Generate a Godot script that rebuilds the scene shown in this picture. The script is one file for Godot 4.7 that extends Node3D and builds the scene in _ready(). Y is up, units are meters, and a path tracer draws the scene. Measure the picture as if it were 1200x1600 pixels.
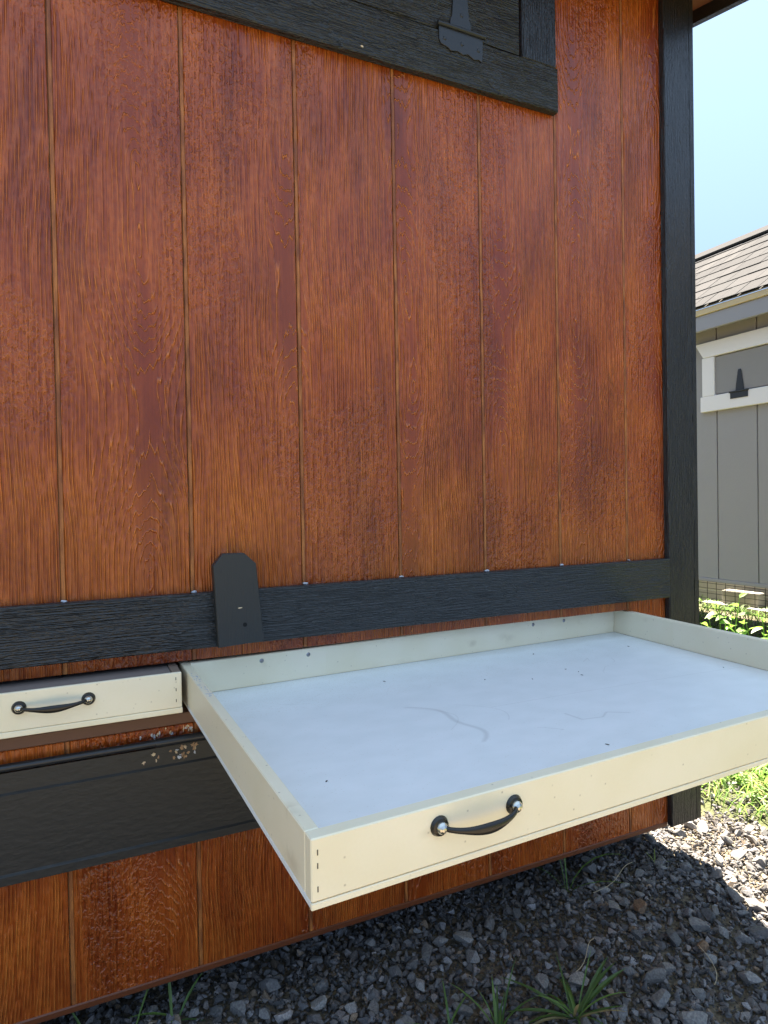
extends Node3D
# Side wall of a stained chicken coop with its white clean-out tray pulled out. Wall face: z = 0, x to the right, metres.

var rng := RandomNumberGenerator.new()
var names := {}
const GROOVE := 0.2032
const GROUND := -0.775
const WX0 := -0.25
const WW := 1.70
const WTOP := 1.46
const WH := 2.14
var M := {}

# ---------------------------------------------------------------- naming
func numbered(called: String) -> String:
	var n: int = names.get(called, 0)
	names[called] = n + 1
	return called if n == 0 else "%s_%03d" % [called, n]

func tag(o: Node3D, label: String, category: String, group := "") -> Node3D:
	o.set_meta("label", label)
	o.set_meta("category", category)
	if group != "":
		o.set_meta("group", group)
	return o

func thing(called: String, label: String, category: String, at := Vector3.ZERO, group := "") -> Node3D:
	var o := Node3D.new()
	o.name = numbered(called)
	add_child(o)
	o.position = at
	tag(o, label, category, group)
	return o

func put(called: String, mesh: Mesh, mat: Material, parent: Node = self, at := Vector3.ZERO, rot := Vector3.ZERO) -> MeshInstance3D:
	var o := MeshInstance3D.new()
	o.name = numbered(called) if parent == self else called
	o.mesh = mesh
	o.material_override = mat
	parent.add_child(o, true)
	o.position = at
	o.rotation = rot
	return o

# ---------------------------------------------------------------- geometry
func start() -> SurfaceTool:
	var st := SurfaceTool.new()
	st.begin(Mesh.PRIMITIVE_TRIANGLES)
	return st

func tri(st: SurfaceTool, a: Vector3, b: Vector3, c: Vector3, n: Vector3, ua := Vector2.ZERO, ub := Vector2.ZERO, uc := Vector2.ZERO) -> void:
	if (b - a).cross(c - a).dot(n) > 0.0:
		var t := b; b = c; c = t
		var u := ub; ub = uc; uc = u
	st.set_normal(n); st.set_uv(ua); st.add_vertex(a)
	st.set_normal(n); st.set_uv(ub); st.add_vertex(b)
	st.set_normal(n); st.set_uv(uc); st.add_vertex(c)

func tri3(st: SurfaceTool, a: Array, b: Array, c: Array) -> void:      # each corner: [place, normal, uv]
	var nn: Vector3 = a[1] + b[1] + c[1]
	var list := [a, b, c] if (b[0] - a[0]).cross(c[0] - a[0]).dot(nn) < 0.0 else [a, c, b]
	for f in list:
		st.set_normal(f[1]); st.set_uv(f[2]); st.add_vertex(f[0])

# Where a point of a face with that normal lies on its texture. mode 0: u along x; 1: u along y (grain upright); 2: the wall's own map; 3: u along z.
func uvof(p: Vector3, n: Vector3, mode: int, off: Vector2) -> Vector2:
	var a := n.abs()
	if mode == 2:
		return Vector2((p.x + off.x - WX0 - p.z * 0.5) / WW, (WTOP - p.y - off.y) / WH)
	var q := Vector2(p.x, p.y)
	if a.x > a.y and a.x > a.z:
		q = Vector2(p.z, p.y)
	elif a.y > a.z:
		q = Vector2(p.x, p.z)
	if mode == 1:
		q = Vector2(q.y, q.x)
		if a.y > a.x and a.y > a.z:
			q = Vector2(p.z, p.x)
	elif mode == 3:
		if a.x > a.y and a.x > a.z:
			q = Vector2(p.z, p.y)
		elif a.y > a.z:
			q = Vector2(p.z, p.x)
		else:
			q = Vector2(p.y, p.x)
	return q + off

# A box between two corners with its edges cut by b.
func cbox(st: SurfaceTool, lo: Vector3, hi: Vector3, b: float, mode := 0, off := Vector2.ZERO) -> void:
	var c := (lo + hi) * 0.5
	var h := (hi - lo) * 0.5
	b = minf(b, minf(h.x, minf(h.y, h.z)) * 0.9)
	var v := func(s: Vector3, ax: int) -> Vector3:
		var r := Vector3(h.x - b, h.y - b, h.z - b)
		r[ax] = h[ax]
		return c + Vector3(s.x * r.x, s.y * r.y, s.z * r.z)
	for ax in 3:
		var u := (ax + 1) % 3
		var w := (ax + 2) % 3
		for s in [-1.0, 1.0]:
			var q := []
			for k in [[-1.0, -1.0], [1.0, -1.0], [1.0, 1.0], [-1.0, 1.0]]:
				var e := Vector3.ZERO
				e[ax] = s; e[u] = k[0]; e[w] = k[1]
				q.append(v.call(e, ax))
			var n := Vector3.ZERO
			n[ax] = s
			var t := []
			for p in q:
				t.append(uvof(p, n, mode, off))
			tri(st, q[0], q[1], q[2], n, t[0], t[1], t[2])
			tri(st, q[0], q[2], q[3], n, t[0], t[2], t[3])
		for s in [-1.0, 1.0]:
			for s2 in [-1.0, 1.0]:
				var n2 := Vector3.ZERO
				n2[u] = s; n2[w] = s2
				n2 = n2.normalized()
				var q2 := []
				for k2 in [[-1.0, u], [1.0, u], [1.0, w], [-1.0, w]]:
					var e2 := Vector3.ZERO
					e2[ax] = k2[0]; e2[u] = s; e2[w] = s2
					q2.append(v.call(e2, k2[1]))
				var t2 := []
				var nn := Vector3.ZERO
				nn[u] = s
				for p2 in q2:
					t2.append(uvof(p2, nn, mode, off))
				tri(st, q2[0], q2[1], q2[2], n2, t2[0], t2[1], t2[2])
				tri(st, q2[0], q2[2], q2[3], n2, t2[0], t2[2], t2[3])
	for k in 8:
		var s3 := Vector3(1 if k & 1 else -1, 1 if k & 2 else -1, 1 if k & 4 else -1)
		tri(st, v.call(s3, 0), v.call(s3, 1), v.call(s3, 2), s3.normalized())

func box(lo: Vector3, hi: Vector3, b := 0.0015, mode := 0, off := Vector2.ZERO) -> ArrayMesh:
	var st := start()
	cbox(st, lo, hi, b, mode, off)
	return st.commit()

func roff() -> Vector2:
	return Vector2(rng.randf() * 3.0, rng.randf() * 1.0)

# An outline in the xy plane given depth z0..z1 with bevelled front edge.
func slab(pts: PackedVector2Array, z0: float, z1: float, bev: float, mode := 0, off := Vector2.ZERO) -> ArrayMesh:
	var st := start()
	var inner := PackedVector2Array()
	var mid := Vector2.ZERO
	for p in pts:
		mid += p / pts.size()
	var n := pts.size()
	var area := 0.0
	for i in n:
		area += pts[i].cross(pts[(i + 1) % n])
	var sg := 1.0 if area > 0 else -1.0
	for i in n:
		var e0 := (pts[i] - pts[(i + n - 1) % n]).normalized()
		var e1 := (pts[(i + 1) % n] - pts[i]).normalized()
		var m := (Vector2(-e0.y, e0.x) + Vector2(-e1.y, e1.x)).normalized() * sg
		inner.append(pts[i] + m * bev)
	var id := Geometry2D.triangulate_polygon(inner)
	for i in range(0, id.size(), 3):
		for side in 2:
			var z := z1 if side == 0 else z0
			var nn := Vector3(0, 0, 1 if side == 0 else -1)
			var q := []
			for k in 3:
				var pp: Vector2 = inner[id[i + k]] if side == 0 else pts[id[i + k]]
				q.append(Vector3(pp.x, pp.y, z))
			tri(st, q[0], q[1], q[2], nn, uvof(q[0], nn, mode, off), uvof(q[1], nn, mode, off), uvof(q[2], nn, mode, off))
	for i in n:
		var j := (i + 1) % n
		var e := (pts[j] - pts[i]).normalized()
		var o := Vector3(e.y, -e.x, 0) * sg
		var a := Vector3(pts[i].x, pts[i].y, z0)
		var b := Vector3(pts[j].x, pts[j].y, z0)
		var c := Vector3(pts[j].x, pts[j].y, z1 - bev)
		var d := Vector3(pts[i].x, pts[i].y, z1 - bev)
		tri(st, a, b, c, o, uvof(a, o, mode, off), uvof(b, o, mode, off), uvof(c, o, mode, off))
		tri(st, a, c, d, o, uvof(a, o, mode, off), uvof(c, o, mode, off), uvof(d, o, mode, off))
		var c2 := Vector3(inner[j].x, inner[j].y, z1)
		var d2 := Vector3(inner[i].x, inner[i].y, z1)
		var o2 := (o + Vector3(0, 0, 1)).normalized()
		tri(st, d, c, c2, o2, uvof(d, o, mode, off), uvof(c, o, mode, off), uvof(c2, o, mode, off))
		tri(st, d, c2, d2, o2, uvof(d, o, mode, off), uvof(c2, o, mode, off), uvof(d2, o, mode, off))
	return st.commit()

# A profile in the (z, y) plane drawn out along x, with end caps.
func extrude_x(prof: PackedVector2Array, x0: float, x1: float, smooth := false, off := Vector2.ZERO) -> ArrayMesh:
	var st := start()
	var n := prof.size()
	var area := 0.0
	var mid := Vector2.ZERO
	for i in n:
		area += prof[i].cross(prof[(i + 1) % n])
		mid += prof[i] / n
	var sg := 1.0 if area > 0 else -1.0
	var run := 0.0
	for i in n:
		var j := (i + 1) % n
		var e := prof[j] - prof[i]
		var o := Vector3(0, -e.x, e.y).normalized() * sg
		var oi := o
		var oj := o
		if smooth:
			oi = Vector3(0, prof[i].y - mid.y, prof[i].x - mid.x).normalized()
			oj = Vector3(0, prof[j].y - mid.y, prof[j].x - mid.x).normalized()
		var a := Vector3(x0, prof[i].y, prof[i].x)
		var b := Vector3(x0, prof[j].y, prof[j].x)
		var c := Vector3(x1, prof[j].y, prof[j].x)
		var d := Vector3(x1, prof[i].y, prof[i].x)
		var l := e.length()
		var f := [[a, oi, Vector2(x0, run) + off], [b, oj, Vector2(x0, run + l) + off], [c, oj, Vector2(x1, run + l) + off], [d, oi, Vector2(x1, run) + off]]
		tri3(st, f[0], f[1], f[2])
		tri3(st, f[0], f[2], f[3])
		run += l
	var id := Geometry2D.triangulate_polygon(prof)
	for i in range(0, id.size(), 3):
		for x in [x0, x1]:
			tri(st, Vector3(x, prof[id[i]].y, prof[id[i]].x), Vector3(x, prof[id[i + 1]].y, prof[id[i + 1]].x), Vector3(x, prof[id[i + 2]].y, prof[id[i + 2]].x), Vector3(signf(x - (x0 + x1) * 0.5), 0, 0))
	return st.commit()

func ring(cy: float, cz: float, r: float, n := 14) -> PackedVector2Array:
	var p := PackedVector2Array()
	for i in n:
		p.append(Vector2(cz + r * cos(TAU * i / n), cy + r * sin(TAU * i / n)))
	return p

# A bar of elliptical section swept along points; rad: per point (across, thick).
func sweep(pts: Array, rad: Array, up: Vector3, n := 10) -> ArrayMesh:
	var st := start()
	var rows := []
	var nrm := []
	for i in pts.size():
		var t: Vector3 = (pts[mini(i + 1, pts.size() - 1)] - pts[maxi(i - 1, 0)]).normalized()
		var s := t.cross(up).normalized()
		var u := s.cross(t).normalized()
		var row := []
		var nr := []
		for k in n:
			var a := TAU * k / n
			row.append(pts[i] + s * cos(a) * rad[i].y + u * sin(a) * rad[i].x)
			nr.append((s * cos(a) * rad[i].x + u * sin(a) * rad[i].y).normalized())
		rows.append(row)
		nrm.append(nr)
	for i in pts.size() - 1:
		for k in n:
			var m := (k + 1) % n
			var f := []
			for q in [[i, k], [i + 1, k], [i + 1, m], [i, m]]:
				f.append([rows[q[0]][q[1]], nrm[q[0]][q[1]], Vector2(q[0], q[1])])
			tri3(st, f[0], f[1], f[2])
			tri3(st, f[0], f[2], f[3])
	for e in [0, pts.size() - 1]:
		var d: Vector3 = (pts[e] - pts[1 if e == 0 else e - 1]).normalized()
		for k in range(1, n - 1):
			tri(st, rows[e][0], rows[e][k], rows[e][k + 1], d)
	return st.commit()

# A profile (radius, height) turned about z.
func lathe_z(prof: Array, n := 18) -> ArrayMesh:
	var st := start()
	for i in prof.size() - 1:
		var p: Vector2 = prof[i]
		var q: Vector2 = prof[i + 1]
		var e := (q - p).normalized()
		for k in n:
			var a := TAU * k / n
			var b := TAU * (k + 1) / n
			var na := Vector3(-cos(a) * e.y, -sin(a) * e.y, e.x)
			var nb := Vector3(-cos(b) * e.y, -sin(b) * e.y, e.x)
			var v := [Vector3(cos(a) * p.x, sin(a) * p.x, p.y), Vector3(cos(b) * p.x, sin(b) * p.x, p.y), Vector3(cos(b) * q.x, sin(b) * q.x, q.y), Vector3(cos(a) * q.x, sin(a) * q.x, q.y)]
			tri3(st, [v[0], na, Vector2.ZERO], [v[1], nb, Vector2.ZERO], [v[2], nb, Vector2.ZERO])
			tri3(st, [v[0], na, Vector2.ZERO], [v[2], nb, Vector2.ZERO], [v[3], na, Vector2.ZERO])
	return st.commit()

# An angular crushed stone about 1 across: a ball cut by planes.
func rock(sd: int, cuts := 13) -> ArrayMesh:
	var r := RandomNumberGenerator.new()
	r.seed = sd
	var t := (1.0 + sqrt(5.0)) / 2.0
	var v := [Vector3(-1, t, 0), Vector3(1, t, 0), Vector3(-1, -t, 0), Vector3(1, -t, 0), Vector3(0, -1, t), Vector3(0, 1, t), Vector3(0, -1, -t), Vector3(0, 1, -t), Vector3(t, 0, -1), Vector3(t, 0, 1), Vector3(-t, 0, -1), Vector3(-t, 0, 1)]
	var f := [[0, 11, 5], [0, 5, 1], [0, 1, 7], [0, 7, 10], [0, 10, 11], [1, 5, 9], [5, 11, 4], [11, 10, 2], [10, 7, 6], [7, 1, 8], [3, 9, 4], [3, 4, 2], [3, 2, 6], [3, 6, 8], [3, 8, 9], [4, 9, 5], [2, 4, 11], [6, 2, 10], [8, 6, 7], [9, 8, 1]]
	var planes := []
	for i in cuts:
		var n := Vector3(r.randfn(), r.randfn(), r.randfn()).normalized()
		planes.append([n, r.randf_range(0.20, 0.42)])
	var sc := Vector3(r.randf_range(1.1, 1.6), r.randf_range(0.55, 0.95), r.randf_range(0.8, 1.25))
	var st := start()
	for q in f:
		var a: Vector3 = v[q[0]].normalized()
		var b: Vector3 = v[q[1]].normalized()
		var c: Vector3 = v[q[2]].normalized()
		var ab := (a + b).normalized()
		var bc := (b + c).normalized()
		var ca := (c + a).normalized()
		for w in [[a, ab, ca], [ab, b, bc], [ca, bc, c], [ab, bc, ca]]:
			var o := []
			for p in w:
				var d: Vector3 = p * 0.5
				for pl in planes:
					var over: float = d.dot(pl[0]) - pl[1] * 0.9
					if over > 0:
						d -= pl[0] * over
				o.append(d * sc)
			var nn: Vector3 = (o[1] - o[0]).cross(o[2] - o[0])
			if nn.length() < 1e-7:
				continue
			nn = nn.normalized()
			if nn.dot(o[0] + o[1] + o[2]) < 0:
				nn = -nn
			tri(st, o[0], o[1], o[2], nn)
	return st.commit()

# A grass blade rooted at the origin: leaves along +x, rises and bends over.
func blade(length: float, width: float, rise: float, bend: float, twist: float, n := 6) -> ArrayMesh:
	var st := start()
	var rows := []
	var p := Vector3.ZERO
	var ang := rise
	for i in n + 1:
		var t := float(i) / n
		var w := width * (0.45 + 1.1 * t if t < 0.5 else 1.0) * pow(maxf(0.0, 1.0 - pow(t, 2.4)), 0.8)
		var dirn := Vector3(cos(ang), sin(ang), 0)
		var side := Vector3(0, 0, 1).rotated(dirn, twist * t)
		var up := dirn.cross(side).normalized()
		rows.append([p - side * w * 0.5 + up * w * 0.16 * -1.0, p, p + side * w * 0.5 + up * w * 0.16 * -1.0])
		p += dirn * length / n
		ang -= bend / n
	for i in n:
		for k in 2:
			var a: Vector3 = rows[i][k]
			var b: Vector3 = rows[i][k + 1]
			var c: Vector3 = rows[i + 1][k + 1]
			var d: Vector3 = rows[i + 1][k]
			var nn := (b - a).cross(d - a)
			if nn.length() < 1e-12:
				nn = Vector3.UP
			nn = nn.normalized()
			tri(st, a, b, c, nn, Vector2(i, k), Vector2(i, k + 1), Vector2(i + 1, k + 1))
			tri(st, a, c, d, nn, Vector2(i, k), Vector2(i + 1, k + 1), Vector2(i + 1, k))
	return st.commit()

# A broad leaf along +x, folded a little on its midrib, drooping at the tip.
func leaf(length: float, width: float, droop: float, n := 6) -> ArrayMesh:
	var st := start()
	var rows := []
	for i in n + 1:
		var t := float(i) / n
		var w := width * 0.5 * pow(sin(PI * pow(clampf(t, 0.0, 1.0), 0.75)), 0.8) * (1.0 + 0.18 * sin(t * 31.0)) + 0.0006
		var y := -droop * t * t * length
		rows.append([Vector3(t * length, y + w * 0.35, -w), Vector3(t * length, y, 0), Vector3(t * length, y + w * 0.35, w)])
	for i in n:
		for k in 2:
			var a: Vector3 = rows[i][k]
			var b: Vector3 = rows[i][k + 1]
			var c: Vector3 = rows[i + 1][k + 1]
			var d: Vector3 = rows[i + 1][k]
			var nn := (b - a).cross(d - a).normalized()
			if nn.y < 0:
				nn = -nn
			tri(st, a, b, c, nn)
			tri(st, a, c, d, nn)
	return st.commit()

# ---------------------------------------------------------------- textures
func noise_bytes(w: int, h: int, sw: int, sh: int, freq: float, sd: int, octaves := 3, kind := FastNoiseLite.TYPE_SIMPLEX_SMOOTH) -> PackedByteArray:
	var n := FastNoiseLite.new()
	n.seed = sd
	n.noise_type = kind
	n.frequency = freq
	n.fractal_octaves = octaves
	var im := n.get_image(sw, sh, false, false, true)
	im.convert(Image.FORMAT_L8)
	if sw != w or sh != h:
		im.resize(w, h, Image.INTERPOLATE_CUBIC)
	return im.get_data()

func tex(im: Image) -> ImageTexture:
	return ImageTexture.create_from_image(im)

# The stained, embossed siding: one map for the whole wall (x from WX0, downwards from WTOP). Returns [colour, height].
func wall_maps() -> Array:
	var w := 1536
	var h := 2048
	var warp := noise_bytes(w, h, 192, 128, 0.020, 11, 3)
	var warp2 := noise_bytes(w, h, 512, 186, 0.045, 12, 2)
	var streak := noise_bytes(w, h, 1536, 123, 0.10, 13, 2)
	var fine := noise_bytes(w, h, 1536, 45, 0.24, 14, 2)
	var crinkle := noise_bytes(w, h, 1536, 1152, 0.09, 15, 2)
	var mottle := noise_bytes(w, h, 192, 148, 0.045, 16, 5)
	var mask := noise_bytes(w, h, 192, 111, 0.026, 17, 2)
	var stain := noise_bytes(w, h, 384, 92, 0.036, 18, 3)
	# strips of grain: [left x, x of the pith, its depth, how that depth sways, ring spacing]
	var strips := [
		[-0.25, 0.16, 0.020, 0.006, 0.0048], [0.045, 0.128, 0.030, 0.034, 0.0070], [0.195, -0.06, 0.030, 0.010, 0.0046],
		[0.352, 0.390, 0.022, 0.024, 0.0068], [0.424, 0.72, 0.020, 0.010, 0.0046], [0.590, 0.632, 0.020, 0.026, 0.0066], [0.660, 0.44, 0.03, 0.010, 0.0048],
		[0.808, 0.862, 0.026, 0.032, 0.0072], [0.912, 1.22, 0.030, 0.010, 0.0047], [1.018, 1.078, 0.024, 0.030, 0.0070], [1.140, 0.92, 0.030, 0.010, 0.0047], [1.262, 1.315, 0.022, 0.016, 0.0060], [9.0, 9.0, 0.0, 0.0, 1.0]]
	var col := PackedByteArray()
	col.resize(w * h * 3)
	var hgt := PackedByteArray()
	hgt.resize(w * h)
	var si := PackedInt32Array()
	si.resize(w)
	for x in w:
		var wx := WX0 + WW * x / w
		for k in strips.size() - 1:
			if wx >= strips[k][0]:
				si[x] = k
	var xc := PackedFloat32Array()
	var hp := PackedFloat32Array()
	var hs := PackedFloat32Array()
	var sp := PackedFloat32Array()
	for s in strips:
		xc.append(s[1]); hp.append(s[2]); hs.append(s[3]); sp.append(1.0 / s[4])
	for y in h:
		var wy := WTOP - WH * y / h
		for x in w:
			var i := y * w + x
			var a := warp[i] - 128.0
			var k := si[clampi(x + int(a * 0.054), 0, w - 1)]
			var b := warp2[i] - 128.0
			var s := streak[i] - 128.0
			var c := crinkle[i] - 128.0
			var dx := WX0 + WW * x / w - xc[k] + a * 0.00014 + b * 0.00002
			var dh := hp[k] + hs[k] * sin(wy * 9.0 + xc[k] * 40.0) + a * 0.00009 + b * 0.00002 + s * 0.000017
			var rr := sqrt(dx * dx + dh * dh) + 0.0001
			var gr := absf(dx) / rr
			var mk := mask[i]
			var rough := clampf((116.0 - mk) / 34.0, 0.0, 1.0)       # brushed, crinkled patches
			var ph := (rr + b * 0.000016 + s * 0.0000025 + c * (0.000001 + rough * 0.000017)) * sp[k]
			var fr := absf(ph - floorf(ph) - 0.5)
			var line := maxf(0.0, 1.0 - fr / (sp[k] * (gr + 0.22) * 0.00125))   # thin raised ridges of even width
			var soft := clampf((mk - 90.0) / 60.0, 0.0, 1.0)
			var f := (fine[i] - 128.0) * 0.0085
			var vein := maxf(0.0, 1.0 - absf(c + s * 0.35) / 17.0)
			var flat := clampf(1.15 - gr * 2.0, 0.0, 1.0)
			var ridge := maxf(line * (0.62 + 0.38 * soft) * (1.0 - 0.25 * rough) * (0.62 + 0.55 * f + 0.30 * flat), rough * vein * 0.45)
			var hh := 0.30 + 0.52 * ridge + 0.14 * f * (1.0 - 0.8 * flat) + c * (0.0005 + 0.0012 * rough) * (1.0 - 0.7 * flat)
			hgt[i] = clampi(int(hh * 255.0), 0, 255)
			var m := clampf(mottle[i] / 255.0 * 1.1 - 0.05, 0.0, 1.0)
			var d := clampf((stain[i] - 138.0) / 70.0, 0.0, 1.0) * 0.5
			var lift := clampf((0.66 + 0.55 * flat) * ridge + 0.26 * f * (1.0 - 0.9 * flat) + c * 0.0010 * (1.0 - flat) - 0.08 - 0.15 * flat - 0.05 * rough, -0.45, 1.0)
			# stain: deep red-brown to orange-brown; ridges lightened for wear and as painted glints (sRGB bytes)
			var r := 137.0 + 32.0 * m - 32.0 * d + 88.0 * lift
			var g := 61.0 + 24.0 * m - 18.0 * d + 73.0 * lift
			var bl := 20.0 + 6.0 * m - 6.0 * d + 46.0 * lift
			col[i * 3] = clampi(int(r), 20, 255)
			col[i * 3 + 1] = clampi(int(g), 10, 255)
			col[i * 3 + 2] = clampi(int(bl), 6, 255)
	return [Image.create_from_data(w, h, false, Image.FORMAT_RGB8, col), Image.create_from_data(w, h, false, Image.FORMAT_L8, hgt)]

# Embossed grain of the painted trim, running along u: 1 m by 0.25 m, repeats.
func trim_height() -> Image:
	var w := 1024
	var h := 512
	var warp := noise_bytes(w, h, 64, 64, 0.045, 31, 3)
	var streak := noise_bytes(w, h, 44, 512, 0.16, 32, 3)
	var fine := noise_bytes(w, h, 512, 512, 0.2, 33, 2)
	var out := PackedByteArray()
	out.resize(w * h)
	for y in h:
		var vy := 0.25 * y / h
		for x in w:
			var i := y * w + x
			var a := warp[i] - 128.0
			var s := streak[i] - 128.0
			var dy := vy - 0.125 + a * 0.00007
			var dh := 0.018 + 0.035 * absf(float(x) / w - 0.5) + a * 0.00006
			var ph := (sqrt(dy * dy + dh * dh) + s * 0.000008) * 210.0
			var fr := ph - floorf(ph)
			var crack := maxf(0.0, 1.0 - absf(fr - 0.5) / 0.16) * clampf((s + a * 0.5 + 30.0) / 60.0, 0.0, 1.0)
			var hh := 0.62 - 0.42 * crack + s * 0.0018 + (fine[i] - 128.0) * 0.0008
			out[i] = clampi(int(hh * 255.0), 0, 255)
	return Image.create_from_data(w, h, false, Image.FORMAT_L8, out)

func mottled(size: int, a: Color, b: Color, freq: float, sd: int, sx := 1.0) -> Image:
	var sw := int(size * sx)
	var n := noise_bytes(size, size, sw, size, freq, sd, 4)
	var n2 := noise_bytes(size, size, size, size, 0.35, sd + 1, 2)
	var out := PackedByteArray()
	out.resize(size * size * 3)
	for i in size * size:
		var t := clampf((n[i] / 255.0 - 0.5) * 1.5 + 0.5 + (n2[i] - 128.0) * 0.0016, 0.0, 1.0)
		var c := a.lerp(b, t)
		out[i * 3] = int(c.r * 255.0)
		out[i * 3 + 1] = int(c.g * 255.0)
		out[i * 3 + 2] = int(c.b * 255.0)
	return Image.create_from_data(size, size, false, Image.FORMAT_RGB8, out)

func scuff(im: Image, pts: Array, width: float, col: Color, strength: float) -> void:
	var sz := im.get_width()
	for i in pts.size() - 1:
		var a: Vector2 = pts[i] * sz
		var b: Vector2 = pts[i + 1] * sz
		var n := int(a.distance_to(b)) + 1
		for k in n:
			var p := a.lerp(b, float(k) / n)
			var r := int(ceil(width)) + 1
			for oy in range(-r, r + 1):
				for ox in range(-r, r + 1):
					var x := int(p.x) + ox
					var y := int(p.y) + oy
					if x < 0 or y < 0 or x >= sz or y >= sz:
						continue
					var d := Vector2(x, y).distance_to(p)
					var f := clampf(1.0 - d / (width + 0.4), 0.0, 1.0) * strength * rng.randf_range(0.2, 0.8) * 0.6
					im.set_pixel(x, y, im.get_pixel(x, y).lerp(col, f))

# The tray's white floor with its scratches, specks, dust and a warm reflection painted along the back.
func floor_map() -> Image:
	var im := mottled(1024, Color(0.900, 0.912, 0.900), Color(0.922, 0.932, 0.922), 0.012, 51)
	var grey := Color(0.45, 0.43, 0.41)
	var loop := []
	for i in 26:
		var t := i / 25.0
		loop.append(Vector2(0.300 + 0.050 * sin(t * 2.7) + 0.012 * sin(t * 9.0), 0.40 + 0.27 * t))
	scuff(im, loop, 5.0, grey, 0.07)
	var loop2 := []
	for i in 20:
		var t := i / 19.0
		loop2.append(Vector2(0.305 + 0.045 * sin(t * 3.0), 0.42 + 0.16 * t))
	scuff(im, loop2, 0.9, grey, 0.28)
	var loop3 := []
	for i in 20:
		var t := i / 19.0
		loop3.append(Vector2(0.375 + 0.05 * sin(t * 2.4), 0.44 + 0.15 * t))
	scuff(im, loop3, 0.9, grey, 0.30)
	scuff(im, [Vector2(0.42, 0.50), Vector2(0.58, 0.515), Vector2(0.86, 0.55), Vector2(0.97, 0.57)], 0.9, grey, 0.45)
	scuff(im, [Vector2(0.22, 0.93), Vector2(0.34, 0.925), Vector2(0.40, 0.92)], 0.9, grey, 0.5)
	scuff(im, [Vector2(0.50, 0.62), Vector2(0.505, 0.67), Vector2(0.54, 0.68), Vector2(0.56, 0.66), Vector2(0.59, 0.69)], 3.0, grey, 0.14)
	scuff(im, [Vector2(0.735, 0.30), Vector2(0.76, 0.275), Vector2(0.75, 0.30)], 0.8, grey, 0.5)
	for i in 9:
		var c := Vector2(rng.randf_range(0.05, 0.95), rng.randf_range(0.1, 0.95))
		var l := []
		var an := rng.randf() * TAU
		for k in 5:
			l.append(c + Vector2(cos(an + k * 0.12), sin(an + k * 0.12)) * k * rng.randf_range(0.006, 0.018))
		scuff(im, l, rng.randf_range(0.6, 1.4), grey, rng.randf_range(0.15, 0.3))
	var dust_and_glow := Color(0.66, 0.57, 0.45)
	for i in 22000:                                   # dust along the edges; at the back also a painted warm reflection
		var q := Vector2(rng.randf(), pow(rng.randf(), 3.0) * 0.30)
		if i % 4 == 0:
			q = Vector2(0.985 + 0.015 * rng.randf(), rng.randf())
		elif i % 9 == 0:
			q = Vector2(rng.randf(), rng.randf())
		var px := int(q.x * 1023)
		var py := int(q.y * 1023)
		im.set_pixel(px, py, im.get_pixel(px, py).lerp(dust_and_glow, 0.42))
	return im

# Cream paint of the tray's rim boards, smudged.
func cream_map(sd: int) -> Image:
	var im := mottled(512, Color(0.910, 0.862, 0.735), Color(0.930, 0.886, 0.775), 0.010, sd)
	for i in 420:
		var px := rng.randi_range(0, 511)
		var py := rng.randi_range(0, 511)
		im.set_pixel(px, py, im.get_pixel(px, py).lerp(Color(0.34, 0.27, 0.18), rng.randf_range(0.08, 0.5)))
	var sm := noise_bytes(512, 512, 512, 512, 0.03, sd + 7, 4)
	for i in 16:
		var cx := rng.randi_range(0, 511)
		var cy := rng.randi_range(0, 511)
		var r := rng.randi_range(2, 13)
		var st := rng.randf_range(0.10, 0.28)
		for oy in range(-r, r + 1):
			for ox in range(-2 * r, 2 * r + 1):
				var d := sqrt(ox * ox * 0.25 + oy * oy) / r
				if d >= 1.0:
					continue
				var x := posmod(cx + ox, 512)
				var y := posmod(cy + oy, 512)
				var f := st * (1.0 - d) * clampf((sm[y * 512 + x] - 105.0) / 70.0, 0.0, 1.0)
				im.set_pixel(x, y, im.get_pixel(x, y).lerp(Color(0.50, 0.42, 0.30), f))
	return im

func mat(c: Color, rough: float, metal := 0.0) -> StandardMaterial3D:
	var m := StandardMaterial3D.new()
	m.albedo_color = c.linear_to_srgb()
	m.roughness = rough
	m.metallic = metal
	return m

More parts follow.
